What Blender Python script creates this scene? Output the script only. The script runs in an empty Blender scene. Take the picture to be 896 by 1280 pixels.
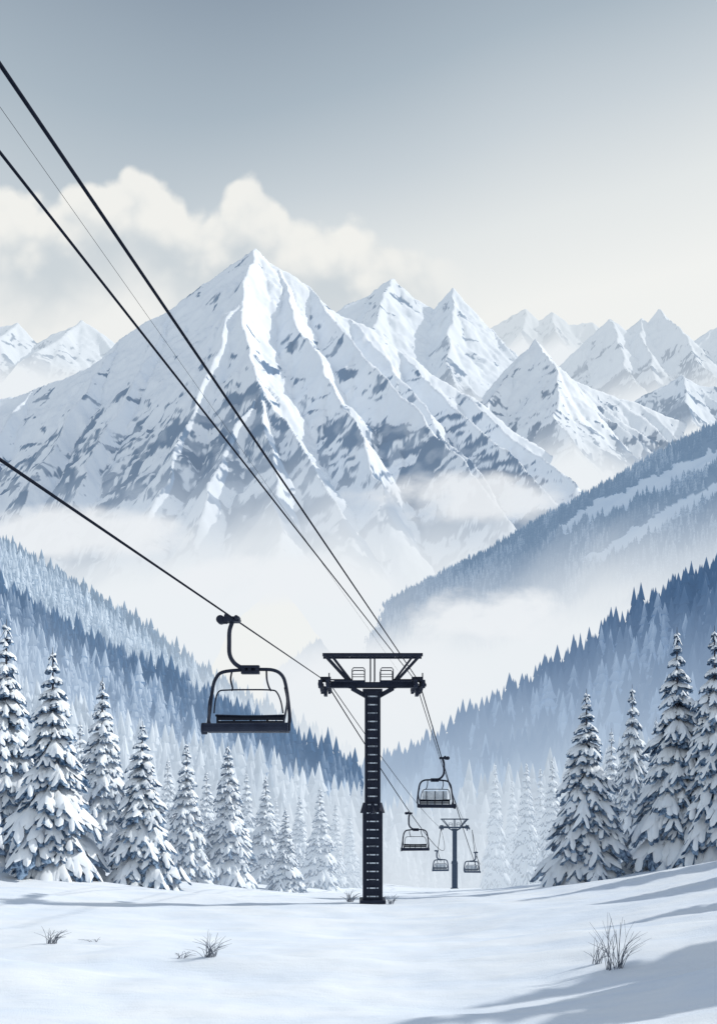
import bpy, math, random
import numpy as np
from mathutils import Vector, Matrix

F=1100.0; HZ=980.0; H=5.8
def W(px,py,Y): return ((px-448)/F*Y, Y, H+(HZ-py)/F*Y)
def lin(r,g,b):
    f=lambda c:(c/255/12.92) if c/255<=0.04045 else ((c/255+0.055)/1.055)**2.4
    return (f(r),f(g),f(b),1.0)
scene=bpy.context.scene

# ---------------------------------------------------------------- noise
def perm(seed):
    r=np.random.RandomState(seed); p=r.permutation(256); return np.concatenate([p,p,p]), r.rand(256)*2*np.pi
_P={}
def pn(x,y,seed=0):
    if seed not in _P: _P[seed]=perm(seed)
    p,a=_P[seed]
    xi=np.floor(x).astype(int); yi=np.floor(y).astype(int); xf=x-xi; yf=y-yi
    xi&=255; yi&=255
    def gr(i,j,dx,dy):
        h=p[p[(xi+i)&255]+((yi+j)&255)]; an=a[h&255]; return np.cos(an)*dx+np.sin(an)*dy
    u=xf**3*(xf*(xf*6-15)+10); v=yf**3*(yf*(yf*6-15)+10)
    n00=gr(0,0,xf,yf); n10=gr(1,0,xf-1,yf); n01=gr(0,1,xf,yf-1); n11=gr(1,1,xf-1,yf-1)
    return ((n00*(1-u)+n10*u)*(1-v)+(n01*(1-u)+n11*u)*v)*1.5
def fbm(x,y,o=4,seed=0):
    s=0;a=1;t=0
    for i in range(o):
        s=s+a*pn(x*2**i+i*17.3,y*2**i+i*9.1,seed+i); t+=a; a*=.5
    return s/t
def rdg(x,y,o=3,seed=0):
    s=0;a=1;t=0
    for i in range(o):
        s=s+a*(1-2*np.abs(pn(x*2**i+i*7.3,y*2**i+i*19.1,seed+i))); t+=a; a*=.5
    return s/t
def sst(a,b,x):
    t=np.clip((x-a)/(b-a),0,1); return t*t*(3-2*t)

# ---------------------------------------------------------------- mesh helpers
def mesh_np(name,verts,faces,mats,midx=None,smooth=True,attrs=None):
    verts=np.asarray(verts,dtype=np.float32); 
    me=bpy.data.meshes.new(name)
    if isinstance(faces,np.ndarray):
        k=faces.shape[1]; nf=len(faces)
        me.vertices.add(len(verts)); me.vertices.foreach_set('co',verts.ravel())
        me.loops.add(nf*k); me.loops.foreach_set('vertex_index',faces.astype(np.int32).ravel())
        me.polygons.add(nf); me.polygons.foreach_set('loop_start',np.arange(0,nf*k,k,dtype=np.int32))
        me.update(calc_edges=True)
    else:
        me.from_pydata([tuple(map(float,v)) for v in verts],[],faces)
    for m in mats: me.materials.append(m)
    if midx is not None: me.polygons.foreach_set('material_index',np.asarray(midx,dtype=np.int32))
    me.polygons.foreach_set('use_smooth',np.full(len(me.polygons),smooth))
    if attrs:
        for k,v in attrs.items():
            a=me.attributes.new(k,'FLOAT','POINT'); a.data.foreach_set('value',np.asarray(v,dtype=np.float32).ravel())
    me.update()
    return me
def obj(name,me,loc=(0,0,0),scale=(1,1,1),rz=0):
    o=bpy.data.objects.new(name,me); scene.collection.objects.link(o)
    o.location=loc; o.scale=scale; o.rotation_euler=(0,0,rz); return o
def grid_faces(nr,nc):
    i=np.arange(nr-1)[:,None]*nc+np.arange(nc-1)[None,:]
    return np.stack([i,i+1,i+nc+1,i+nc],-1).reshape(-1,4)

class MB:
    def __init__(s): s.v=[];s.f=[];s.m=[]
    def box(s,c,sz,m=0,rot=None):
        b=len(s.v); R=rot or Matrix.Identity(3)
        for z in (-1,1):
            for (x,y) in ((-1,-1),(1,-1),(1,1),(-1,1)):
                p=R@Vector((x*sz[0]/2,y*sz[1]/2,z*sz[2]/2)); s.v.append((c[0]+p.x,c[1]+p.y,c[2]+p.z))
        for f in ((3,2,1,0),(4,5,6,7),(0,1,5,4),(1,2,6,5),(2,3,7,6),(3,0,4,7)):
            s.f.append(tuple(b+i for i in f)); s.m.append(m)
    def beam(s,p0,p1,w,h,m=0):
        p0=Vector(p0);p1=Vector(p1);d=p1-p0
        q=d.to_track_quat('X','Z').to_matrix()
        s.box((p0+p1)/2,(d.length,w,h),m,q)
    def tube(s,pts,r,m=0,n=8,cap=True,rs=None):
        pts=[Vector(p) for p in pts]; b=len(s.v); N=len(pts)
        prev=None
        for i,p in enumerate(pts):
            t=(pts[min(i+1,N-1)]-pts[max(i-1,0)]).normalized()
            if prev is None:
                a=Vector((0,0,1)) if abs(t.z)<.9 else Vector((0,1,0)); u=t.cross(a).normalized()
            else:
                u=(prev-t*prev.dot(t)).normalized()
            prev=u; w=t.cross(u); rr=rs[i] if rs else r
            for k in range(n):
                an=2*math.pi*k/n; q=p+(u*math.cos(an)+w*math.sin(an))*rr; s.v.append(tuple(q))
        for i in range(N-1):
            for k in range(n):
                k2=(k+1)%n; s.f.append((b+i*n+k,b+i*n+k2,b+(i+1)*n+k2,b+(i+1)*n+k)); s.m.append(m)
        if cap:
            s.f.append(tuple(b+k for k in range(n))[::-1]); s.m.append(m)
            s.f.append(tuple(b+(N-1)*n+k for k in range(n))); s.m.append(m)
    def mesh(s,name,mats,smooth=False):
        return mesh_np(name,s.v,s.f,mats,s.m,smooth)
def smooth_path(pts,k=5):
    P=[Vector(p) for p in pts]; out=[]
    for i in range(len(P)-1):
        p0=P[max(i-1,0)];p1=P[i];p2=P[i+1];p3=P[min(i+2,len(P)-1)]
        for j in range(k):
            t=j/k
            out.append(0.5*((2*p1)+(-p0+p2)*t+(2*p0-5*p1+4*p2-p3)*t*t+(-p0+3*p1-3*p2+p3)*t**3))
    out.append(P[-1]); return out

# ---------------------------------------------------------------- materials
def new_mat(name):
    m=bpy.data.materials.new(name); m.use_nodes=True; nt=m.node_tree; nt.nodes.clear()
    m.cycles.emission_sampling='NONE'
    return m,nt
class N:
    def __init__(s,nt): s.nt=nt
    def n(s,t,**k):
        x=s.nt.nodes.new(t)
        for a,b in k.items(): setattr(x,a,b)
        return x
    def l(s,a,b): s.nt.links.new(a,b)
    def val(s,sock,v):
        if isinstance(v,bpy.types.NodeSocket): s.l(v,sock)
        else: sock.default_value=v
    def math(s,op,a,b=0.0,c=None,clamp=False):
        x=s.n('ShaderNodeMath',operation=op,use_clamp=clamp); s.val(x.inputs[0],a); s.val(x.inputs[1],b)
        if c is not None: s.val(x.inputs[2],c)
        return x.outputs[0]
    def ss(s,x,a,b,lo=0.0,hi=1.0):
        m=s.n('ShaderNodeMapRange',interpolation_type='SMOOTHSTEP'); s.val(m.inputs[0],x)
        m.inputs[1].default_value=a;m.inputs[2].default_value=b;m.inputs[3].default_value=lo;m.inputs[4].default_value=hi
        return m.outputs[0]
    def mix(s,f,a,b):
        m=s.n('ShaderNodeMix',data_type='RGBA'); s.val(m.inputs[0],f); s.val(m.inputs[6],a); s.val(m.inputs[7],b); return m.outputs[2]
    def noise(s,vec,scale,detail=4,rough=.55):
        n=s.n('ShaderNodeTexNoise'); n.inputs['Scale'].default_value=scale; n.inputs['Detail'].default_value=detail; n.inputs['Roughness'].default_value=rough
        if vec is not None: s.l(vec,n.inputs['Vector'])
        return n.outputs[0]
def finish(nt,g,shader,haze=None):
    """haze: aerial mist painted into the material as emission, by world position"""
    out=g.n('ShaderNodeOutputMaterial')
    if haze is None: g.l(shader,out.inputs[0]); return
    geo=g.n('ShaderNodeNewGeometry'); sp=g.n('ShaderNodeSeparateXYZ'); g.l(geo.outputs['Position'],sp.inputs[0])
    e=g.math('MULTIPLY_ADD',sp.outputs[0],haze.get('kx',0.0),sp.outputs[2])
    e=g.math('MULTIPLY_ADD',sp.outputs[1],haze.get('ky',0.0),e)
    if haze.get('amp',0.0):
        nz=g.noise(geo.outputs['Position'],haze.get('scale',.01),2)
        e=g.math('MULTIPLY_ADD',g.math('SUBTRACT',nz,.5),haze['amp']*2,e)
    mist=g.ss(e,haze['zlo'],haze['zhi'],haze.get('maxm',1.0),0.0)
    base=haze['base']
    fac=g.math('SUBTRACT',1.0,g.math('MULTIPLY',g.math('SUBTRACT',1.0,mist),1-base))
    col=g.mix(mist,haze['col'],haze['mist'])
    em=g.n('ShaderNodeEmission'); g.l(col,em.inputs[0])  # haze painted in: emission colour blended over the lit surface
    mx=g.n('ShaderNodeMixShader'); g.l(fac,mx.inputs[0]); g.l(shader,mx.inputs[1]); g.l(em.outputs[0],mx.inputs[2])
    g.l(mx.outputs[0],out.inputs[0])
def matte(g,col,bump=None):
    b=g.n('ShaderNodeBsdfDiffuse'); g.val(b.inputs['Color'],col)
    if bump is not None:
        bn=g.n('ShaderNodeBump'); bn.inputs['Strength'].default_value=bump[1]; bn.inputs['Distance'].default_value=bump[2]
        g.l(bump[0],bn.inputs['Height']); g.l(bn.outputs[0],b.inputs['Normal'])
    return b.outputs[0]
def diffuse(g,col,rough=.9,bump=None,spec=.15):
    b=g.n('ShaderNodeBsdfPrincipled'); g.val(b.inputs['Base Color'],col); b.inputs['Roughness'].default_value=rough
    b.inputs['Specular IOR Level'].default_value=spec
    return b.outputs[0]
def simple_mat(name,c1,c2,scale,rough=.6,haze=None,spec=.2):
    m,nt=new_mat(name); g=N(nt); tc=g.n('ShaderNodeTexCoord')
    nz=g.noise(tc.outputs['Object'],scale,3)
    sh=diffuse(g,g.mix(g.ss(nz,.35,.65),c1,c2),rough,None,spec); finish(nt,g,sh,haze); return m
def tone_mat(name,dark,light,haze,nscale=.05,lo=.4,hi=.6,namp=.3):
    m,nt=new_mat(name); g=N(nt); at=g.n('ShaderNodeAttribute',attribute_name='tone')
    t=at.outputs['Fac']
    if namp:
        geo=g.n('ShaderNodeNewGeometry'); nz=g.noise(geo.outputs['Position'],nscale,3,.65)
        t=g.math('MULTIPLY_ADD',g.math('SUBTRACT',nz,.5),namp*2,t)
    sh=matte(g,g.mix(g.ss(t,lo,hi),dark,light)); finish(nt,g,sh,haze); return m

MISTC=lin(236,241,245)
# ---------------------------------------------------------------- world
SUN_EL=math.radians(36); SUN_AZ=math.radians(12)
w=bpy.data.worlds.new("World"); scene.world=w; w.use_nodes=True; nt=w.node_tree; nt.nodes.clear(); g=N(nt)
sky=g.n('ShaderNodeTexSky',sky_type='NISHITA'); sky.sun_disc=False; sky.sun_elevation=SUN_EL; sky.sun_rotation=math.radians(90)-SUN_AZ
b1=g.n('ShaderNodeBackground'); g.l(sky.outputs[0],b1.inputs[0]); b1.inputs[1].default_value=.15
tc=g.n('ShaderNodeTexCoord'); sp=g.n('ShaderNodeSeparateXYZ'); g.l(tc.outputs['Generated'],sp.inputs[0])
hy=g.math('SQRT',g.math('SUBTRACT',1.0001,g.math('MULTIPLY',sp.outputs[2],sp.outputs[2])))
e=g.math('DIVIDE',sp.outputs[2],g.math('MAXIMUM',hy,.05))
lown=g.noise(tc.outputs['Generated'],2.2,1)
e2=g.math('MULTIPLY_ADD',sp.outputs[0],-.20,e); e2=g.math('MULTIPLY_ADD',g.math('SUBTRACT',lown,.5),.22,e2)
rp=g.n('ShaderNodeValToRGB'); g.l(e2,rp.inputs[0])
cr=rp.color_ramp; st=[(0,(242,244,243)),(.50,(243,244,241)),(.60,(229,233,233)),(.70,(202,211,217)),(.82,(171,185,196)),(.97,(142,157,172))]
while len(cr.elements)<len(st): cr.elements.new(.5)
for el,(p,c) in zip(cr.elements,st): el.position=p; el.color=lin(*c)
b2=g.n('ShaderNodeBackground'); g.l(rp.outputs[0],b2.inputs[0]); b2.inputs[1].default_value=1.0
mx=g.n('ShaderNodeMixShader'); g.l(g.ss(sp.outputs[2],.68,.92,.97,.10),mx.inputs[0]); g.l(b1.outputs[0],mx.inputs[1]); g.l(b2.outputs[0],mx.inputs[2])
wo=g.n('ShaderNodeOutputWorld'); g.l(mx.outputs[0],wo.inputs[0])

sd=bpy.data.lights.new('sun','SUN'); sd.energy=3.2; sd.angle=math.radians(.9); sd.color=(1,.96,.89)
so=bpy.data.objects.new('sun',sd); scene.collection.objects.link(so)
dv=Vector((math.cos(SUN_EL)*math.cos(SUN_AZ),math.cos(SUN_EL)*math.sin(SUN_AZ),math.sin(SUN_EL)))
so.rotation_euler=dv.to_track_quat('Z','Y').to_euler(); so.location=(60,0,60)

# ---------------------------------------------------------------- cumulus bank behind the ranges
CY=9600.0; cs=CY/F
m,nt=new_mat('cloud'); g=N(nt); tc=g.n('ShaderNodeTexCoord'); mp=g.n('ShaderNodeMapping'); mp.inputs['Scale'].default_value=(1/cs/100,1/cs/100,1/cs/100); g.l(tc.outputs['Object'],mp.inputs[0])
sp=g.n('ShaderNodeSeparateXYZ'); g.l(mp.outputs[0],sp.inputs[0])   # units of about 870 m
fc=g.n('ShaderNodeFloatCurve'); g.l(g.math('MULTIPLY_ADD',sp.outputs[0],.1,.3,clamp=True),fc.inputs['Value'])
cv=fc.mapping.curves[0]; pts=[(-300,260),(-120,230),(0,228),(50,250),(80,238),(110,222),(140,212),(168,200),(190,212),(225,236),(255,252),(285,234),(310,214),(335,228),(365,258),(420,274),(470,290),(540,314),(600,346),(700,430)]
pts=[((x+300)/1000,(500-y)/400) for x,y in pts]
cv.points[0].location=pts[0]; cv.points[1].location=pts[-1]
for p in pts[1:-1]: cv.points.new(*p)
fc.mapping.update()
wn=g.n('ShaderNodeTexNoise'); wn.inputs['Scale'].default_value=1.3; wn.inputs['Detail'].default_value=4; g.l(mp.outputs[0],wn.inputs['Vector'])
wm=g.n('ShaderNodeMix',data_type='RGBA',blend_type='ADD'); wm.inputs[0].default_value=.35; g.l(mp.outputs[0],wm.inputs[6]); g.l(wn.outputs['Color'],wm.inputs[7])
def vor(sc):
    vr=g.n('ShaderNodeTexVoronoi',feature='SMOOTH_F1'); vr.inputs['Scale'].default_value=sc; vr.inputs['Smoothness'].default_value=.35
    g.l(wm.outputs[2],vr.inputs['Vector']); return g.math('SUBTRACT',.45,vr.outputs['Distance'])
p1=vor(2.0); p2=vor(4.8); fine=g.noise(mp.outputs[0],6,4)
puff=g.math('MULTIPLY_ADD',p1,.36,g.math('MULTIPLY',p2,.16)); puff=g.math('MULTIPLY_ADD',g.math('SUBTRACT',fine,.5),.14,puff)
top=g.math('MULTIPLY_ADD',fc.outputs[0],4.0,puff)
v=g.math('ADD',sp.outputs[2],0.0)
d=g.math('SUBTRACT',top,v)
edge=g.ss(d,-.05,.16)
lump=g.math('MULTIPLY_ADD',puff,-1.7,g.math('MULTIPLY',d,.55)); lump=g.math('MULTIPLY_ADD',g.math('SUBTRACT',g.noise(mp.outputs[0],.7,2),.5),1.1,lump)
shade=g.ss(lump,.08,.62)
ccol=g.mix(shade,lin(242,242,238),lin(205,213,218)); low=g.ss(d,.8,1.9); ccol=g.mix(low,ccol,lin(240,241,239))
a=g.math('MULTIPLY',edge,g.ss(sp.outputs[0],4.6,6.2,.97,0.0)); a=g.math('MULTIPLY',a,g.ss(v,-.6,.6,0.0,1.0))
em=g.n('ShaderNodeEmission'); g.l(ccol,em.inputs[0]); tr=g.n('ShaderNodeBsdfTransparent'); mx=g.n('ShaderNodeMixShader')
g.l(a,mx.inputs[0]); g.l(tr.outputs[0],mx.inputs[1]); g.l(em.outputs[0],mx.inputs[2]); o=g.n('ShaderNodeOutputMaterial'); g.l(mx.outputs[0],o.inputs[0])
n=20; u_,v_=np.meshgrid(np.linspace(-3,6.5,n),np.linspace(-.8,3.8,n)); X=u_*100*cs; Z=v_*100*cs
obj('cloud_bank',mesh_np('cloud_bank',np.stack([X,30*np.sin(u_),Z],-1).reshape(-1,3),grid_faces(n,n),[m]),W(0,500,CY))

# ---------------------------------------------------------------- ground
def gz(X,Y):
    X=np.asarray(X,float);Y=np.asarray(Y,float)
    b=np.where(Y<42.6,5.8-.022*(42.6-Y),5.8+.1133*(Y-42.6))
    b=b+np.where(Y>158,.35*(Y-158),0)
    b=np.minimum(b,95)
    xc=np.clip((Y-42.6)/109,0,1.2)*16.6
    x=X-xc
    U=np.where(x<0,4.2,6.3); c=np.where(x<0,.0058,.0078)
    up=U*(1-np.exp(-c*x*x/U))*np.where(x<0,.30+.70*sst(36,56,Y),1.0)
    near=sst(70,20,Y)
    z=-b+up
    z=z+near*.9*np.exp(-((X-14)/7)**2-((Y-17)/9)**2)
    z=z+.34*fbm(X/11.,Y/6.,3,5)*sst(300,60,Y)+.12*fbm(X/2.6+Y/6,Y/1.7,3,9)*sst(60,20,Y)
    q=Y/4.5+X/26.+.9*fbm(X/14.,Y/10.,2,31); fr=q-np.floor(q)
    z=z+.26*(sst(0,.8,fr)-sst(.8,1,fr))*sst(60,25,Y)*np.clip(.5+1.6*fbm(X/12.,Y/12.,2,41),0,1)
    return z+H
ys=np.concatenate([np.linspace(-40,12,50),np.linspace(12.2,75,330),75+np.geomspace(.4,12000,150)])
k=7.3; t=np.linspace(-1,1,460); xs=7.0*np.sinh(k*t)
XX,YY=np.meshgrid(xs,ys); ZZ=gz(XX,YY)
m,nt=new_mat('snow_ground'); g=N(nt); geo=g.n('ShaderNodeNewGeometry')
mp=g.n('ShaderNodeMapping'); mp.inputs['Scale'].default_value=(.5,1.6,1); mp.inputs['Rotation'].default_value=(0,0,.25); g.l(geo.outputs['Position'],mp.inputs[0])
n1=g.noise(mp.outputs[0],.5,5,.5)
n2=g.noise(geo.outputs['Position'],22,3,.7)
hh=g.math('MULTIPLY_ADD',n2,.07,n1)
sh=matte(g,g.mix(g.ss(n1,.3,.7),(.76,.84,.94,1),(.85,.90,.95,1)),(hh,.45,.5))
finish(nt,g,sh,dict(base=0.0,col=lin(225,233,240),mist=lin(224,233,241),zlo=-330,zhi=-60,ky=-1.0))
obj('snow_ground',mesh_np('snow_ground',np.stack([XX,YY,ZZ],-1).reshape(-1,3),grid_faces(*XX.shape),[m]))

# ---------------------------------------------------------------- mountains
def auto_spurs(crest,s,seed,L=420):
    r=random.Random(seed); out=[]
    for i,c in enumerate(crest):
        p=np.array(c); pts=[tuple(p)]; sg=r.choice((-1,1)) 
        peak=False
        if i>0 and i<len(crest)-1:
            sg=1 if crest[i+1][2]<crest[i-1][2] else -1
            peak=crest[i][2]>crest[i-1][2] and crest[i][2]>crest[i+1][2]
        for kk in range(4):
            l=L*r.uniform(.6,1.1); a=(r.uniform(-.35,.1) if peak else sg*r.uniform(.25,.9))
            p=p+np.array([l*math.sin(a),-l*math.cos(a),-l*s*(r.uniform(.55,.66) if peak else r.uniform(.62,.76))]); pts.append(tuple(p))
        out.append(pts)
    return out
def mountain(name,ridges,s,xr,yr,dx,dy,mat,seed,sc=1.0,rough=20.,warp=30.,thr=.14,zf=(700,1500)):
    xs=np.arange(xr[0],xr[1],dx); ys=np.arange(yr[0],yr[1],dy)
    X,Y=np.meshgrid(xs,ys)
    wsc=160.*sc
    wx=X+warp*fbm(X/wsc,Y/wsc,5,seed); wy=Y+warp*fbm(X/wsc+40,Y/wsc,5,seed+3)
    Hh=np.full(X.shape,-400.0); D=np.full(X.shape,1e9)
    for rd in ridges:
        for a,b in zip(rd[:-1],rd[1:]):
            ax,ay,az_=a; bx,by,bz=b
            vx,vy=bx-ax,by-ay; L2=vx*vx+vy*vy
            tt=np.clip(((wx-ax)*vx+(wy-ay)*vy)/L2,0,1)
            dd=np.hypot(wx-ax-tt*vx,wy-ay-tt*vy)
            z=az_+(bz-az_)*tt-s*dd*(1-.15*np.clip(dd/600,0,1))
            m_=z>Hh; Hh=np.where(m_,z,Hh); D=np.where(m_,dd,D)
    gx=np.gradient(Hh,axis=1)/dx
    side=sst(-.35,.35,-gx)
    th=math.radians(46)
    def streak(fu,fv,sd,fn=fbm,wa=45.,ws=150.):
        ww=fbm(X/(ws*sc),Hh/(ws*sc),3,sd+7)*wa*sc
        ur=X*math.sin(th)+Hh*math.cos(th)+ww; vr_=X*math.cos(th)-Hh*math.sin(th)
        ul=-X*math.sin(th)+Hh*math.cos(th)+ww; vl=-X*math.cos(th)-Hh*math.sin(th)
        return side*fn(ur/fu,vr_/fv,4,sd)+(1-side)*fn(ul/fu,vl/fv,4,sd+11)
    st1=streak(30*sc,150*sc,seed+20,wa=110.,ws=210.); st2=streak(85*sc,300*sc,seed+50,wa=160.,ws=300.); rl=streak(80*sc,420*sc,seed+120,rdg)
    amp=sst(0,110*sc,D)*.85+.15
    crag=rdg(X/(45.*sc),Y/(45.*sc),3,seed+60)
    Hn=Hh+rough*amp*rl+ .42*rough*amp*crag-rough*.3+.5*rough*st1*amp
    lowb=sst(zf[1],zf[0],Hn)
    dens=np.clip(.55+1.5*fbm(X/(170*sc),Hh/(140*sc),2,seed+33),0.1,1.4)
    mask=st1*.85*dens+.20*(dens-.75)*(1-lowb)+.75*st2*lowb+.34*lowb-.14*rl+.26*fbm(X/(24.*sc),Hh/(20.*sc),4,seed+80)-.10*crag+.09*(1-side)-.09  # rock and forest streaks; left-facing flanks painted darker as shade
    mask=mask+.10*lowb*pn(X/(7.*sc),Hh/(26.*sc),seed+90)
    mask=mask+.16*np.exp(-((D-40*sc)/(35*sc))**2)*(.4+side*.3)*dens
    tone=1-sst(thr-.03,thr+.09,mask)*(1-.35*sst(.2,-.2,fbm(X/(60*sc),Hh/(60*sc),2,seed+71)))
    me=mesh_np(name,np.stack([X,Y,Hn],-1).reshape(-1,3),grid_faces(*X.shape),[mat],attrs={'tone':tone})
    return obj(name,me)
def crestW(l): return [W(*p) for p in l]
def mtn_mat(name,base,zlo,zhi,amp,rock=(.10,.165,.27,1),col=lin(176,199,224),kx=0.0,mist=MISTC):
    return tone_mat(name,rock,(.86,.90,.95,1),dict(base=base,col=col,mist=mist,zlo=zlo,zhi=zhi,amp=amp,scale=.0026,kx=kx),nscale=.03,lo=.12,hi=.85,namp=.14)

crest=crestW([(-350,600,3300),(-150,530,3250),(0,497,3200),(60,480,3150),(110,455,3100),(150,420,3050),(180,405,3020),(215,385,3000),(250,355,3000),(290,332,3000),(309,322,3000),(322,308,3000),(332,320,3005),(350,335,3020),(385,355,3040),(420,385,3060),(460,408,3080),(500,435,3100),(540,462,3100),(600,505,3080),(650,540,3050),(730,595,3000),(850,680,2950)])
R=[crest,
 crestW([(322,308,3000),(298,370,2640),(313,430,2370),(326,480,2190),(338,560,1930),(347,640,1700),(352,740,1450)]),
 crestW([(345,332,3010),(372,400,2680),(410,470,2400),(450,540,2150),(480,620,1900)]),
 crestW([(385,355,3040),(445,430,2690),(510,500,2390),(570,570,2140),(640,650,1900)]),
 crestW([(500,435,3100),(560,500,2790),(640,570,2490),(710,640,2240)]),
 crestW([(440,396,3070),(500,470,2730),(560,540,2470),(620,620,2200)]),
 crestW([(570,484,3090),(640,545,2830),(720,600,2600)]),
 crestW([(215,385,3000),(175,460,2690),(130,540,2390),(90,620,2100)]),
 crestW([(150,420,3050),(100,500,2720),(50,580,2430)]),
 crestW([(40,485,3160),(-20,560,2850)]),
 crestW([(298,370,2640),(262,460,2330),(225,550,2080),(190,640,1850)]),
 crestW([(326,480,2190),(280,560,1980),(250,640,1780)]),
 crestW([(326,480,2190),(385,560,1980),(430,640,1780)]),
]
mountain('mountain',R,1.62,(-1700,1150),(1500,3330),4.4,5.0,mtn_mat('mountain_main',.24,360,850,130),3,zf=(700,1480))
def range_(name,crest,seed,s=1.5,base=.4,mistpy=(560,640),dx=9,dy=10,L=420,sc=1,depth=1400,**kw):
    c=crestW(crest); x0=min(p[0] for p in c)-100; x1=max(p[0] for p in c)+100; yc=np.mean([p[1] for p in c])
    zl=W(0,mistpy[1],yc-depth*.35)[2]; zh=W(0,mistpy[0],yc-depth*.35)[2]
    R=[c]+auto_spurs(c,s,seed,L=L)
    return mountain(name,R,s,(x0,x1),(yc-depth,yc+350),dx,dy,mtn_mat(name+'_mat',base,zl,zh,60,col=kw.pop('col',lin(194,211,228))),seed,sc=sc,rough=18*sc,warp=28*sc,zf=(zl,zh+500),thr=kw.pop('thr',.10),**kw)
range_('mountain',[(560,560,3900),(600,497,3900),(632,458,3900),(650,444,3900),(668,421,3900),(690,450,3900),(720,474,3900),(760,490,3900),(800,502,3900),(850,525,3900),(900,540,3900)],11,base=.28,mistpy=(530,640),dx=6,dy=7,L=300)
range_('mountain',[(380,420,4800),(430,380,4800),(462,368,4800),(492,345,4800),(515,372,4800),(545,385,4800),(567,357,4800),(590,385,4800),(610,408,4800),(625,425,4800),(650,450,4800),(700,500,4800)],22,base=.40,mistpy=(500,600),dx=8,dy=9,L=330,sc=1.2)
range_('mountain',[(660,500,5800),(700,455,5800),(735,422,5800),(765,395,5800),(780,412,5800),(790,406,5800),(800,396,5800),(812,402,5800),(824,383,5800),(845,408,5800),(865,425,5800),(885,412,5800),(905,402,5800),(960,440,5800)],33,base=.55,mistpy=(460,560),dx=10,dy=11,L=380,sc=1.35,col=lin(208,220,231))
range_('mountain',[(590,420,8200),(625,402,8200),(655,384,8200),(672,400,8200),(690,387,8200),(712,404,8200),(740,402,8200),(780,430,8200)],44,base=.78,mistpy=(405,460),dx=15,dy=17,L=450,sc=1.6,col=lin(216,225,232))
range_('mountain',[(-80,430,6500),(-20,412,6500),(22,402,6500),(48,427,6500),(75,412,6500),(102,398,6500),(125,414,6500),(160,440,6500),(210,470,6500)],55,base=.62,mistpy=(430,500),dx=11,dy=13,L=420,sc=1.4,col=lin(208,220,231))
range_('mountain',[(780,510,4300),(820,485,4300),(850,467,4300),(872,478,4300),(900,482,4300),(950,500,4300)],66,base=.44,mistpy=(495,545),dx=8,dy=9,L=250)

# ---------------------------------------------------------------- hills and distant forest
def tree_template(tiers,sides,seed):
    r=random.Random(seed); V=[];Fc=[];T=[]
    for i in range(tiers):
        z0=.02+i*.80/tiers; z1=min(1.0,z0+1.55/tiers*.75+.05) if i<tiers-1 else 1.0
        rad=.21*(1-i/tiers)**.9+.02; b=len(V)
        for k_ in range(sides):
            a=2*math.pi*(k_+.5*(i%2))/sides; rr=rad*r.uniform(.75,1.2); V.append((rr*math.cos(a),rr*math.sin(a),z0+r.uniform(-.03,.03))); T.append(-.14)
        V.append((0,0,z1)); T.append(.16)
        for k_ in range(sides): Fc.append((b+k_,b+(k_+1)%sides,b+sides))
    return np.array(V),np.array(Fc),np.array(T)
TPL=[tree_template(4,7,i) for i in range(4)]; TPS=[tree_template(3,5,i+9) for i in range(4)]
def forest(name,pos,hts,tones,mat,tpl,seed=0):
    r=np.random.RandomState(seed); VV=[];FF=[];TT=[];off=0
    which=r.randint(0,len(tpl),len(pos)); ang=r.rand(len(pos))*6.28; fat=r.uniform(.8,1.25,len(pos))
    for ti,(v,f,t) in enumerate(tpl):
        idx=np.where(which==ti)[0]
        if not len(idx): continue
        c,s_=np.cos(ang[idx])[:,None],np.sin(ang[idx])[:,None]; h=hts[idx][:,None]; ft=fat[idx][:,None]
        x=(v[None,:,0]*c-v[None,:,1]*s_)*h*ft+pos[idx,0][:,None]; y=(v[None,:,0]*s_+v[None,:,1]*c)*h*ft+pos[idx,1][:,None]; z=v[None,:,2]*h+pos[idx,2][:,None]
        VV.append(np.stack([x,y,z],-1).reshape(-1,3)); n=len(v)
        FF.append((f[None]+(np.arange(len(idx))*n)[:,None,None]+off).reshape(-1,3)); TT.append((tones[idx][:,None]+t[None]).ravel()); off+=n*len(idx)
    return obj(name,mesh_np(name,np.concatenate(VV),np.concatenate(FF),[mat],smooth=False,attrs={'tone':np.concatenate(TT)}))
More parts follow.
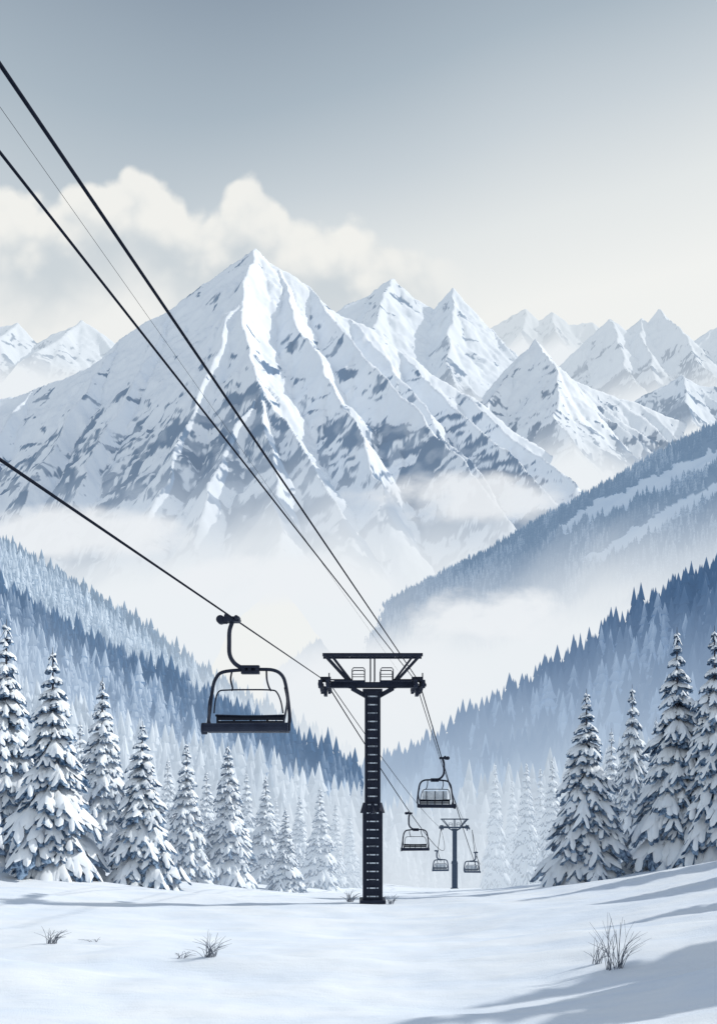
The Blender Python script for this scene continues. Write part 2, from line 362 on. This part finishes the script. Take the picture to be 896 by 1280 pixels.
def hill(crest,slope,D,ntrees,hrange,mat,tpl,seed,tonef,nu=260,nv=90,clear=None,amp=6.,ns=120.,bend=.8,back=80,dy0=0):
    c=np.array(crestW([(a,b+dy0,y) for a,b,y in crest])); 
    seg=np.r_[0,np.cumsum(np.hypot(np.diff(c[:,0]),np.diff(c[:,1])))]; seg/=seg[-1]
    def surf(u,d):
        X=np.interp(u,seg,c[:,0]);Y=np.interp(u,seg,c[:,1]);Z=np.interp(u,seg,c[:,2])
        dd=np.maximum(d,0); 
        x=X*(1-bend*dd/Y); y=Y-d
        z=Z-slope*dd-.5*np.maximum(-d,0)
        z=z+amp*fbm(x/ns,y/ns,3,seed)*(.25+.75*sst(0,60,np.abs(d)))
        return x,y,z
    U,Dd=np.meshgrid(np.linspace(0,1,nu),np.linspace(-back,D,nv))
    x,y,z=surf(U,Dd)
    cl=lambda x,y,z: np.zeros(x.shape,bool) if clear is None else clear(448+F*x/y,HZ-F*(z-H)/y)
    tone=np.where(cl(x,y,z),1.0,.25)
    obj('hill',mesh_np('hill',np.stack([x,y,z],-1).reshape(-1,3),grid_faces(*x.shape),[mat],attrs={'tone':tone}))
    r=np.random.RandomState(seed)
    u=r.rand(ntrees); d=r.rand(ntrees)**1.1*D-8
    nc=int(ntrees*.06); u[:nc]=np.linspace(0,1,nc)+r.normal(0,.6/nc,nc); d[:nc]=r.uniform(-6,8,nc)
    x,y,z=surf(u,d); px=448+F*x/y; py=HZ-F*(z-H)/y
    keep=~cl(x,y,z)&(px>-120)&(px<1016)&(py<1150)
    x,y,z,u,d=[q[keep] for q in (x,y,z,u,d)]
    h=(hrange[0]+(hrange[1]-hrange[0])*r.rand(len(x))**1.2)*(1+.25*(r.rand(len(x))<.12))
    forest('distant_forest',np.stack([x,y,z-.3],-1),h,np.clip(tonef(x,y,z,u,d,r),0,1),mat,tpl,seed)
def clr(px,py):
    j=7*fbm(px/30.,py/60.,3,61)*1.6
    e_=1+.9*fbm(px/14.,py/9.,2,62)
    w1=np.abs(py-(660-(px-700)*.46+j))<(13-np.abs(px-820)*.05)*e_
    w2=np.abs(py-(706-(px-730)*.57+j))<(9-np.abs(px-810)*.03)*e_
    w3=np.abs(py-(622-(px-790)*.46+j*.5))<3.5*e_
    return (w1&(px>698))|(w2&(px>728))|(w3&(px>800))
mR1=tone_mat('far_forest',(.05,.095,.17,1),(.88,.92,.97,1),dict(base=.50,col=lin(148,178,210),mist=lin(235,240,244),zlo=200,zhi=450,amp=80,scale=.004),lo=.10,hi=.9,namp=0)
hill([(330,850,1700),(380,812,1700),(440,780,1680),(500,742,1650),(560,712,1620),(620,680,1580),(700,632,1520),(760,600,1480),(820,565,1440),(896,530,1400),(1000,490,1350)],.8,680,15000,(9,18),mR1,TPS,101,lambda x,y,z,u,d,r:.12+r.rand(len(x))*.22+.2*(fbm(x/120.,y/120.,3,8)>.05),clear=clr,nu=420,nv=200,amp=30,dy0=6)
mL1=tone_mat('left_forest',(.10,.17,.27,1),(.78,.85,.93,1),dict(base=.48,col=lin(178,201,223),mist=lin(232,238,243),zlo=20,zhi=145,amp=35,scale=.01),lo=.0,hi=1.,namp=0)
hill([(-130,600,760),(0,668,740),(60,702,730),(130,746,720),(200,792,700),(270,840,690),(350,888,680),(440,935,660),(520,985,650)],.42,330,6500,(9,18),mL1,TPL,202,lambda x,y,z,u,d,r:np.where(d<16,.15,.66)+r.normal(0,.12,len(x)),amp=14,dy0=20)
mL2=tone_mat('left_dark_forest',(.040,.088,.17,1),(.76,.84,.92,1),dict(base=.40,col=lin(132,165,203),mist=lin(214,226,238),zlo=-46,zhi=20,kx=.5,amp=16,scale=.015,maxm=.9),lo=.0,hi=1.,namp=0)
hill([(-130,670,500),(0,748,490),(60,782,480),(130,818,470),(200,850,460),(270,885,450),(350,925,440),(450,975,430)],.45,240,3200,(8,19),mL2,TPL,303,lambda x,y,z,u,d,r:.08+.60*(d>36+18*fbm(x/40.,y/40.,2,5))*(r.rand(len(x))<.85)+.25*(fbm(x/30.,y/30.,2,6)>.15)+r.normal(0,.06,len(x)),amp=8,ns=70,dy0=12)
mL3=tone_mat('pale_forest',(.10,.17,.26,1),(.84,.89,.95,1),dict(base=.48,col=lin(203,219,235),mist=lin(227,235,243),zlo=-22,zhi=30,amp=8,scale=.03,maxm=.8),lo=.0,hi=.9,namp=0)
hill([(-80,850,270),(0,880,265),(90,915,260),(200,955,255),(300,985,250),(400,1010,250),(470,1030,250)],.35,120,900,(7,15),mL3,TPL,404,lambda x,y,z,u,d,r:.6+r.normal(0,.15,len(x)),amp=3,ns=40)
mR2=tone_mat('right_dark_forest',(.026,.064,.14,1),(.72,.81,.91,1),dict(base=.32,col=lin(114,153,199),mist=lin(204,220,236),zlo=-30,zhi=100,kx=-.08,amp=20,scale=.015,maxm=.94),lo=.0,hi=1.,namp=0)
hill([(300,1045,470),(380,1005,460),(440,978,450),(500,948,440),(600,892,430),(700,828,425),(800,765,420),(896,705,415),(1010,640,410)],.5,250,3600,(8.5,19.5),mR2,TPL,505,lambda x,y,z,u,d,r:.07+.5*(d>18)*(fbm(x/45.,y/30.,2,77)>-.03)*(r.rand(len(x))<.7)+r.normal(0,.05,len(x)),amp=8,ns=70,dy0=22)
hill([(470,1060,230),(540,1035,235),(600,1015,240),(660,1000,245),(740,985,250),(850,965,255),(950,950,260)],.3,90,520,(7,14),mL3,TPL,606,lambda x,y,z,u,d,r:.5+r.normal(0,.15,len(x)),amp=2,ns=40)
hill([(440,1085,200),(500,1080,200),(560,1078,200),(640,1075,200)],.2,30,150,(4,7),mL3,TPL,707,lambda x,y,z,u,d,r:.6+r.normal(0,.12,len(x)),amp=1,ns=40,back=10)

# ---------------------------------------------------------------- snow-laden spruces
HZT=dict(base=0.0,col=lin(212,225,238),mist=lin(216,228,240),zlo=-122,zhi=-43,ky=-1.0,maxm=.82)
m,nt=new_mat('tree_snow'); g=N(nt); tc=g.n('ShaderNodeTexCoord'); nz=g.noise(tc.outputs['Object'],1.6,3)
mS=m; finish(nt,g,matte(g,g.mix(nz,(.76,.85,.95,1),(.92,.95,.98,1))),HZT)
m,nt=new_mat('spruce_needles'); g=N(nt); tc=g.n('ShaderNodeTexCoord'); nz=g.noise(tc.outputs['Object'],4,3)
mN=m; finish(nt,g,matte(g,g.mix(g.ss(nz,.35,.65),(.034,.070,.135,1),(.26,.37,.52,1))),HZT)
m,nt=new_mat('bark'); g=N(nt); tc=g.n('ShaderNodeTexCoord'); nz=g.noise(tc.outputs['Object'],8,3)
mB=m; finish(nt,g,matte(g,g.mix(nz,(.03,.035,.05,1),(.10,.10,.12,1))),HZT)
def spruce(seed,ratio=.25,snowy=1.0,Ht=12.0):
    r=random.Random(seed); V=[];Fc=[];M=[]
    def frond(p0,dx,dy,dz,L,w_,droop,sn=True):
        hx,hy=-dy,dx; st=(0,.3,.62,.85,1.0); wd=(.35,.95,.9,.6,.05)
        for layer in ((0,1) if sn else (0,)):
            b=len(V); k_=1.06 if layer==0 else r.uniform(.92,1.05); wk=w_*(1.05 if layer==0 else r.uniform(.9,1.15)); up=-.30*w_ if layer==0 else .12*w_
            for s_,ww in zip(st,wd):
                cx=p0[0]+dx*L*k_*s_; cy=p0[1]+dy*L*k_*s_; cz=p0[2]+dz*L*k_*s_-droop*L*s_*s_+up
                wl=wk*ww*r.uniform(.65,1.25); wr=wk*ww*r.uniform(.65,1.25)
                th=w_*(.50 if layer else .1)*(1-s_*.4)
                V.append((cx+hx*wl,cy+hy*wl,cz-wl*(.6 if layer else 1.1)))
                V.append((cx,cy,cz+th*r.uniform(.7,1.3)))
                V.append((cx-hx*wr,cy-hy*wr,cz-wr*(.6 if layer else 1.1)))
            for i in range(len(st)-1):
                for q in (0,1):
                    a=b+i*3+q; Fc.append((a,a+1,a+4,a+3)); M.append(layer)
    R0=Ht*ratio; nw=18
    for i in range(nw):
        t=.05+.93*(i/(nw-1))**.92
        z0=Ht*t; L0=R0*(1-t)**.88*(1+.12*math.sin(i*2.4+seed))+.10
        nb=int(6+9*(1-t)); a0=r.random()*6.28
        for b_ in range(nb):
            a=a0+6.283*b_/nb+r.uniform(-.22,.22); L=L0*r.uniform(.66,1.2)
            dx,dy=math.cos(a),math.sin(a); zz=z0+r.uniform(-.14,.14)
            dz=r.uniform(-.12,.10)+(t-.4)*.3; dr=r.uniform(.36,.60)
            frond((dx*.05,dy*.05,zz),dx,dy,dz,L,L*.15+.10,dr,r.random()<.97*snowy)
            ns=3 if L>1.0 else (2 if L>.5 else 0)
            for q in range(ns):
                s_=.32+.5*q/max(ns-1,1)+r.uniform(-.06,.06)
                px_=dx*L*s_;py_=dy*L*s_;pz=zz+dz*L*s_-dr*L*s_*s_
                for sg in (-1,1):
                    aa=a+sg*r.uniform(.5,.9); l2=L*(.52-.28*s_)*r.uniform(.8,1.25)
                    frond((px_,py_,pz),math.cos(aa),math.sin(aa),dz-.25-dr*s_,l2,l2*.24+.05,.45,r.random()<.94*snowy)
    for q in range(4):
        a=q*1.57+r.random(); frond((0,0,Ht*.985),math.cos(a),math.sin(a),-.8,.35,.08,.8)
    b=len(V); n=8
    prof=[(0,.24),(.3,.19),(.6,.12),(.9,.05),(1.02,.012)]
    for tz,rr in prof:
        for k_ in range(n): V.append((rr*math.cos(6.283*k_/n),rr*math.sin(6.283*k_/n),tz*Ht))
    for i in range(len(prof)-1):
        for k_ in range(n):
            k2=(k_+1)%n; Fc.append((b+i*n+k_,b+i*n+k2,b+(i+1)*n+k2,b+(i+1)*n+k_)); M.append(2)
    return mesh_np('snowy_spruce_tree',V,Fc,[mN,mS,mB],M,True)
SP=[spruce(i,ratio=rt,snowy=sn) for i,(rt,sn) in enumerate([(.235,1),(.26,1),(.25,1),(.22,1),(.25,.92),(.265,.9)])]
def tree_at(px,top,Y,v,wid=None,rz=None):
    X=(px-448)/F*Y; z=float(gz(X,Y))-.25; h=(H+(HZ-top)/F*Y)-z; s=h/12.0; sx=s
    if wid: sx=wid*Y/F/(2*12*[.235,.26,.25,.22,.25,.265][v])*.95
    obj('snowy_spruce_tree',SP[v],(X,Y,z),(sx,sx,s),rz if rz is not None else (px*1.7+Y)%6.28)
TR=[(8,780,54,0,125),(66,815,50,1,140),(128,850,62,2,105),(178,906,52,1,112),(233,930,62,0,76),(258,965,78,3,52),(285,932,64,2,82),(308,966,82,3,50),
 (210,950,84,3,50),(332,972,72,0,62),(357,1012,66,1,52),(374,995,84,2,46),(400,986,78,0,56),(419,1004,92,3,36),(437,1016,98,2,34),(345,1000,96,3,36),(455,1042,118,0,26),(100,905,80,3,70),
 (733,866,53,4,118),(764,914,74,3,56),(790,860,62,5,86),(846,790,52,4,128),(893,788,50,5,128),(690,950,88,0,50),(675,960,96,3,40),(658,954,92,2,46),(640,976,104,0,36),(619,955,100,3,40),(700,985,104,2,38),(715,960,100,0,44),(820,900,78,2,76),
 (-45,800,56,2,120),(955,800,52,1,120)]
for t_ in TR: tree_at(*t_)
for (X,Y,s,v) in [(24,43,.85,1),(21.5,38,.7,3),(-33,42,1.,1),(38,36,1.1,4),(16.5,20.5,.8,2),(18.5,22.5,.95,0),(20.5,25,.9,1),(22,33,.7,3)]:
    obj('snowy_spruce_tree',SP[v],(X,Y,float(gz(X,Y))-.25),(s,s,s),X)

# ---------------------------------------------------------------- lift materials
mSteel=simple_mat('painted_steel',(.008,.013,.030,1),(.014,.021,.042,1),3,.55)
mGalv=simple_mat('galvanised_steel',(.42,.48,.56,1),(.6,.66,.74,1),6,.6)
mRope=simple_mat('steel_rope',(.006,.009,.018,1),(.010,.014,.026,1),30,.8,spec=.05)
mSteelFar=simple_mat('painted_steel_far',(.015,.025,.05,1),(.03,.045,.08,1),3,.6,dict(base=.12,col=lin(120,150,185),mist=lin(200,215,230),zlo=-500,zhi=-400))
mSnowCap=simple_mat('packed_snow',(.82,.87,.93,1),(.9,.93,.96,1),4,.8)
mPanel=simple_mat('frosted_panel',(.55,.62,.70,1),(.72,.78,.84,1),4,.4)

def lift_tower(mats):
    b=MB(); k=42.6/F
    zz=lambda py:(1130-py)*k
    xx=lambda px:(px-465.5)*k
    b.box((0,0,(zz(866)-.6)/2),(.66,.66,zz(866)+.6),0)
    b.box((0,0,(zz(1015)-.6)/2),(.86,.80,zz(1015)+.6),0)
    b.tube([(0,0,zz(1018)),(0,0,zz(1005))],.3,0,4,rs=[.60,.46])
    b.box((0,0,.10),(1.25,1.25,.16),0)
    for sx in (-.33,.33): b.box((sx*1.03,-.36,zz(940)),(.08,.09,zz(868)-zz(1010)),0)
    for sx in (-.44,.44): b.box((sx,-.43,zz(1072)),(.08,.09,zz(1016)-zz(1128)),0)
    z=.35
    while z<zz(872):
        lo=z<zz(1015)
        b.box((0,-.455 if lo else -.375,z),(.56 if lo else .44,.03,.06),1); z+=.40
    for sx in (-.17,.17): b.beam((sx,-.50,.3),(sx,-.50,zz(870)),.035,.035,0)
    z=.5
    while z<zz(872): b.tube([(-.17,-.5,z),(.17,-.5,z)],.014,0,5); z+=.32
    b.box((0,0,zz(858)),(xx(518)-xx(413),.42,.26),0)
    for sg in (-1,1):
        b.beam((sg*.30,0,zz(872)),(sg*1.0,0,zz(862)),.34,.20,0)
        b.beam((sg*.9,0,zz(861.5)),(sg*1.9,0,zz(856)),.30,.12,0)
    b.box((0,0,zz(866)),(.95,.5,.22),0)
    for y in (-.42,.42):
        b.box((0,y,zz(821.5)),(xx(527)-xx(403),.11,.15),0)
        for sg in (-1,1):
            b.beam((sg*2.22,y,zz(823)),(sg*1.12,y,zz(854)),.09,.10,0)
            b.beam((sg*1.92,y,zz(823)),(sg*1.00,y,zz(854)),.06,.07,0)
            b.beam((sg*1.0,y,zz(852.5)),(sg*2.05,y,zz(852.5)),.06,.06,0)
        b.beam((-.10,y,zz(822)),(-.10,y,zz(854)),.06,.06,0); b.beam((.10,y,zz(822)),(.10,y,zz(854)),.06,.06,0)
    for sx in (-2.2,-1.1,1.1,2.2): b.beam((sx,-.42,zz(821.6)),(sx,.42,zz(821.6)),.08,.08,0)
    for sg in (-1,1):
        for y in (-.5,.5):
            p=[(sg*.38,y,zz(854)),(sg*.38,y,zz(840)),(sg*.44,y,zz(838)),(sg*.92,y,zz(838)),(sg*.98,y,zz(840)),(sg*.98,y,zz(854))]
            b.tube(p,.025,0,6); b.tube([(sg*.38,y,zz(846)),(sg*.98,y,zz(846))],.02,0,6)
        b.box((sg*1.1,-.55,zz(854.6)),(1.5,.35,.05),0)
    b.box((0,0,zz(819.3)),(4.4,.16,.05),2)
    for cx in (xx(407),xx(521)):
        for dxo in (-.14,.22) :
            for yy in (-1.35,-.8,-.25,.25,.8,1.35):
                c=Vector((cx+dxo*(1 if cx>0 else -1),yy,zz(857)-abs(yy)*.10))
                b.tube([c-Vector((.07,0,0)),c+Vector((.07,0,0))],.20,0,16)
                b.tube([c-Vector((.09,0,0)),c+Vector((.09,0,0))],.07,0,8)
            s=cx+dxo*(1 if cx>0 else -1)
            b.beam((s+.1,-1.45,zz(858)-.16),(s+.1,0,zz(857)-.02),.05,.14,0); b.beam((s+.1,1.45,zz(858)-.16),(s+.1,0,zz(857)-.02),.05,.14,0)
        b.box((cx,0,zz(851)),(.50,.30,.24),0)
        b.box((cx,0,zz(866)),(.16,.6,.45),0)
        b.tube([(cx+.2,-1.0,zz(846)),(cx+.2,-1.0,zz(856))],.03,0,6)
    return b.mesh('lift_tower',mats)
TX=(465.5-448)/F*42.6
obj('ski_lift_tower',lift_tower([mSteel,mGalv,mSnowCap]),(TX,42.6,float(gz(TX,42.6))))
T2=(568-448)/F*152; z2=float(gz(T2,152)); 
obj('ski_lift_tower',lift_tower([mSteelFar,mSteelFar,mSteelFar]),(T2,152,z2),(1,1,((H+(HZ-1024)/F*152)-z2)/12.0))

def chair(mats,flip=1,panel=False,th=1.0):
    b=MB(); s=.02055
    def P(px,py,y=0): return (flip*(px-293)*s,y,(777-py)*s)
    T=lambda pts,r,m=0: b.tube(smooth_path(pts,4),r*th,m,8)
    b.box(P(290,777),(.40,.30,.13),0); b.box(P(279,777.5),(.20,.16,.17),0); b.tube([P(276,777,-.1),P(276,777,.1)],.11,0,12); b.tube([P(297,776,-.28),P(297,776,.28)],.055,0,8)
    b.tube([P(284,773,-.16),P(284,773,.16)],.06,0,8)
    T([P(291,778),P(287,790),P(286.5,805),P(287,820),P(292,830),P(300,836),P(308,838.5)],.055)
    b.box(P(313,836),(.46,.22,.07),0); b.box(P(313,843),(.46,.22,.07),0)
    for q in (304.5,312.5,321.5): b.box(P(q,839.5),(.09,.2,.12),0)
    T([P(259,917,.02),P(262,893),P(266,862),P(270,850),P(278,842.5),P(300,839.8),P(325,839),P(342,840),P(352,846),P(357,858),P(361,886),P(362,903),P(358,917,.02)],.045)
    T([P(267,862),P(264,880,-.28),P(265,900,-.5),P(268,912,-.5)],.026); T([P(356,862),P(360,880,-.28),P(358,900,-.5),P(355,912,-.5)],.026)
    T([P(290,841),P(289,852,-.1),P(292,863,-.2),P(291,867,-.22)],.024); T([P(333,840),P(334,852,-.1),P(337,862,-.2),P(340,867,-.22)],.024)
    T([P(270,895,-.3),P(271,880,-.25),P(275,868,-.22),P(285,866,-.22),P(312,865.5,-.22),P(340,866,-.22),P(347,869,-.22),P(352,880,-.25),P(355,895,-.3)],.02)
    T([P(268,896,.16),P(312,897,.18),P(356,896,.16)],.03)
    for i,py in enumerate((899.5,905.0)):
        b.box(P(312,py,.20-.02*i),(1.75,.05,.095),0)
    for q in (270,291,312,333,354): b.box(P(q,905,.23),(.05,.05,.40),0)
    for i in range(5): b.box(P(311,911.5,.13-.13*i),(2.02,.11,.09),0)
    b.tube([P(259,913.5,-.52),P(362,912.5,-.52)],.11,0,12)
    b.box(P(311,917,-.18),(1.94,.60,.05),0)
    for q in (262,286,311,336,360): b.box(P(q,914.5,-.18),(.06,.70,.15),0)
    b.tube([P(255,914,-.30),P(261,914,-.30)],.15,0,14); b.tube([P(359,912,-.3),P(364,912,-.3)],.11,0,14)
    if panel:
        b.box(P(312,883,.12),(1.45,.04,.48),1)
        for q in (288,312,336): b.box(P(q,883,.09),(.04,.04,.5),0)
    return b.mesh('ski_chairlift_chair',mats)
CM=[mSteel,mPanel]; CF=[mSteelFar,mPanel]
ch1=chair(CM); ch2=chair(CM,-1,True,1.1); ch3=chair(CM,1,False,1.15); chf=chair(CF,1,True,1.8); chf2=chair(CF,-1,True,1.8)

# ---------------------------------------------------------------- ropes
def rope(pts,r,n=8):
    b=MB(); b.tube(pts,r,0,n); return b.mesh('haul_rope',[mRope],True)
def span(p0,p1,sag,n=24):
    p0=Vector(p0);p1=Vector(p1); return [p0.lerp(p1,i/n)-Vector((0,0,4*sag*(i/n)*(1-i/n))) for i in range(n+1)]
def ext(p0,p1,Y):
    p0=Vector(p0);p1=Vector(p1); t=(Y-p1.y)/(p0.y-p1.y); return p1+(p0-p1)*t
Lt=W(406,851,42.6); Rt=W(519,851,42.6); Rt2=W(524,853,42.6); Lt2=W(411,853,42.6)
c1=Vector(W(293,774,22.6))
def add_rope(p,r): obj('haul_rope',rope(p,r))
d0=ext(c1,Lt,-20); add_rope([d0,c1,Vector(Lt)],.022)
A=W(0,80,8.0); B=W(0,190,9.0)
add_rope([ext(A,Rt2,-18),Vector(Rt2)],.021); add_rope([ext(B,Rt,-18),Vector(Rt)],.017)
C=W(100,275,14); E=Vector(W(497,838,42.3)); add_rope([ext(C,E,-18),E],.0035)
L2=W(551,1037,152); R2=W(587,1037,152); R2b=W(590,1038,152); L2b=W(554,1038,152)
def thr(p0,pc,p1,n=14):
    p0,pc,p1=Vector(p0),Vector(pc),Vector(p1)
    t=(pc.y-p0.y)/(p1.y-p0.y); q=p0.lerp(p1,t); off=(pc-q)/(4*t*(1-t)); return [p0.lerp(p1,i/40)+off*4*(i/40)*(1-i/40) for i in range(41)]
g2=Vector(W(552,948,51.5)); g3=Vector(W(513,1017,69))
add_rope(thr(Rt2,g2,R2b),.028); add_rope(thr(Lt,g3,L2),.030)
add_rope(span(Lt2,L2b,.8),.022); add_rope(span(Rt,R2,1.2),.022)
g4=Vector(W(547,1064,166)); g5=Vector(W(593,1066,166)); g6=Vector(W(606,1094,215))
add_rope([Vector(L2),g4,Vector(W(560,1110,250))],.05); add_rope([Vector(R2b),g5,g6,Vector(W(612,1120,270))],.05)
obj('ski_chairlift_chair',ch1,c1+Vector((0,0,-.02)))
obj('ski_chairlift_chair',ch2,g2); obj('ski_chairlift_chair',ch3,g3)
obj('ski_chairlift_chair',chf,g4,(1.4,1.4,1.3)); obj('ski_chairlift_chair',chf2,g5,(1.4,1.4,1.3)); obj('ski_chairlift_chair',chf2,g6,(1.3,1.3,1.0))

# ---------------------------------------------------------------- dry grass
mG=simple_mat('dry_grass',(.10,.12,.16,1),(.24,.26,.30,1),9,.9)
def ground_hit(px,py):
    for Y in np.linspace(14,80,1300):
        x,y,z=W(px,py,Y)
        if z<=float(gz(x,Y)): return x,Y,float(gz(x,Y))
    return W(px,py,60)
def tuft(px,py,wpx,hpx,n,seed):
    r=random.Random(seed); x,y,z=ground_hit(px,py); k=y/F; b=MB()
    for i in range(n):
        a=r.uniform(-1,1); l=hpx*k*r.uniform(.45,1.1)*(1-.35*abs(a)); ox=r.uniform(-.12,.12)*wpx*k; dy=r.uniform(-.3,.3)
        p=[(ox,dy*.2,-.05),(ox+a*wpx*k*.18,dy*l*.5,l*.55),(ox+a*wpx*k*.5,dy*l,l*r.uniform(.75,1.0))]
        r0=k*.50*r.uniform(.7,1.2); b.tube(smooth_path(p,3),r0,0,4,False,rs=[r0*(1-.13*j) for j in range(7)])
        if r.random()<.3:
            q=p[1]; b.tube([q,(q[0]+a*.1+r.uniform(-.1,.1),q[1],q[2]+l*.3)],r0*.5,0,3,False)
    obj('dry_grass_tuft',b.mesh('dry_grass_tuft',[mG]),(x,y,z))
for i,t_ in enumerate([(65,1180,46,24,20),(262,1197,62,36,30),(225,1199,40,12,9),(437,1128,26,20,14),(489,1131,20,18,12),(768,1212,80,78,30),(745,1206,44,40,12),(120,1178,40,6,6)]): tuft(*t_,seed=i)

# ---------------------------------------------------------------- mist banks drifting in the valley
def mist_bank(px,py,Y,wpx,hpx,dens,seed,col=(237,241,245)):
    c=W(px,py,Y); w_=wpx*Y/F; h_=hpx*Y/F; n=25
    u,v=np.meshgrid(np.linspace(-1,1,n),np.linspace(-1,1,n))
    X=u*w_/2; Z=v*h_/2; Yv=.12*w_*(u*u)+.25*h_*v
    m,nt=new_mat('mist'); g=N(nt); tc=g.n('ShaderNodeTexCoord'); sp=g.n('ShaderNodeSeparateXYZ')
    mp=g.n('ShaderNodeMapping'); mp.inputs['Scale'].default_value=(2/w_,0,2/h_); g.l(tc.outputs['Object'],mp.inputs[0]); g.l(mp.outputs[0],sp.inputs[0])
    r2=g.math('ADD',g.math('MULTIPLY',sp.outputs[0],sp.outputs[0]),g.math('MULTIPLY',sp.outputs[2],sp.outputs[2]))
    mp2=g.n('ShaderNodeMapping'); mp2.inputs['Scale'].default_value=(3.2/w_,0,2.6/w_*1.7); mp2.inputs['Location'].default_value=(seed*3.1,seed,0); g.l(tc.outputs['Object'],mp2.inputs[0])
    nz=g.noise(mp2.outputs[0],1.6,5,.55)
    a=g.math('SUBTRACT',g.math('ADD',nz,.33),g.math('MULTIPLY',r2,.75)); a=g.ss(a,.36,.80,0,dens)
    a=g.math('MULTIPLY',a,g.ss(r2,.55,.98,1,0))
    em=g.n('ShaderNodeEmission'); em.inputs[0].default_value=lin(*col); tr=g.n('ShaderNodeBsdfTransparent'); mx=g.n('ShaderNodeMixShader')
    g.l(a,mx.inputs[0]); g.l(tr.outputs[0],mx.inputs[1]); g.l(em.outputs[0],mx.inputs[2]); o=g.n('ShaderNodeOutputMaterial'); g.l(mx.outputs[0],o.inputs[0])
    obj('mist_bank',mesh_np('mist_bank',np.stack([X,Yv,Z],-1).reshape(-1,3),grid_faces(n,n),[m]),c)
mist_bank(615,768,1050,300,120,.95,1)
mist_bank(350,725,1250,380,110,.95,2)
mist_bank(90,665,1350,480,110,.92,3)
mist_bank(600,620,1800,460,110,.85,4)
mist_bank(470,850,900,420,170,.8,5)

# ---------------------------------------------------------------- camera
cd=bpy.data.cameras.new('camera'); co=bpy.data.objects.new('camera',cd); scene.collection.objects.link(co)
cd.sensor_fit='HORIZONTAL'; cd.sensor_width=36; cd.lens=36*F/896; cd.shift_y=(HZ-640)/896
co.location=(0,0,H); co.rotation_euler=(math.radians(90),0,0); cd.clip_end=30000; cd.clip_start=.1
scene.camera=co
scene.view_settings.view_transform='Standard'; scene.view_settings.look='None'; scene.view_settings.exposure=0
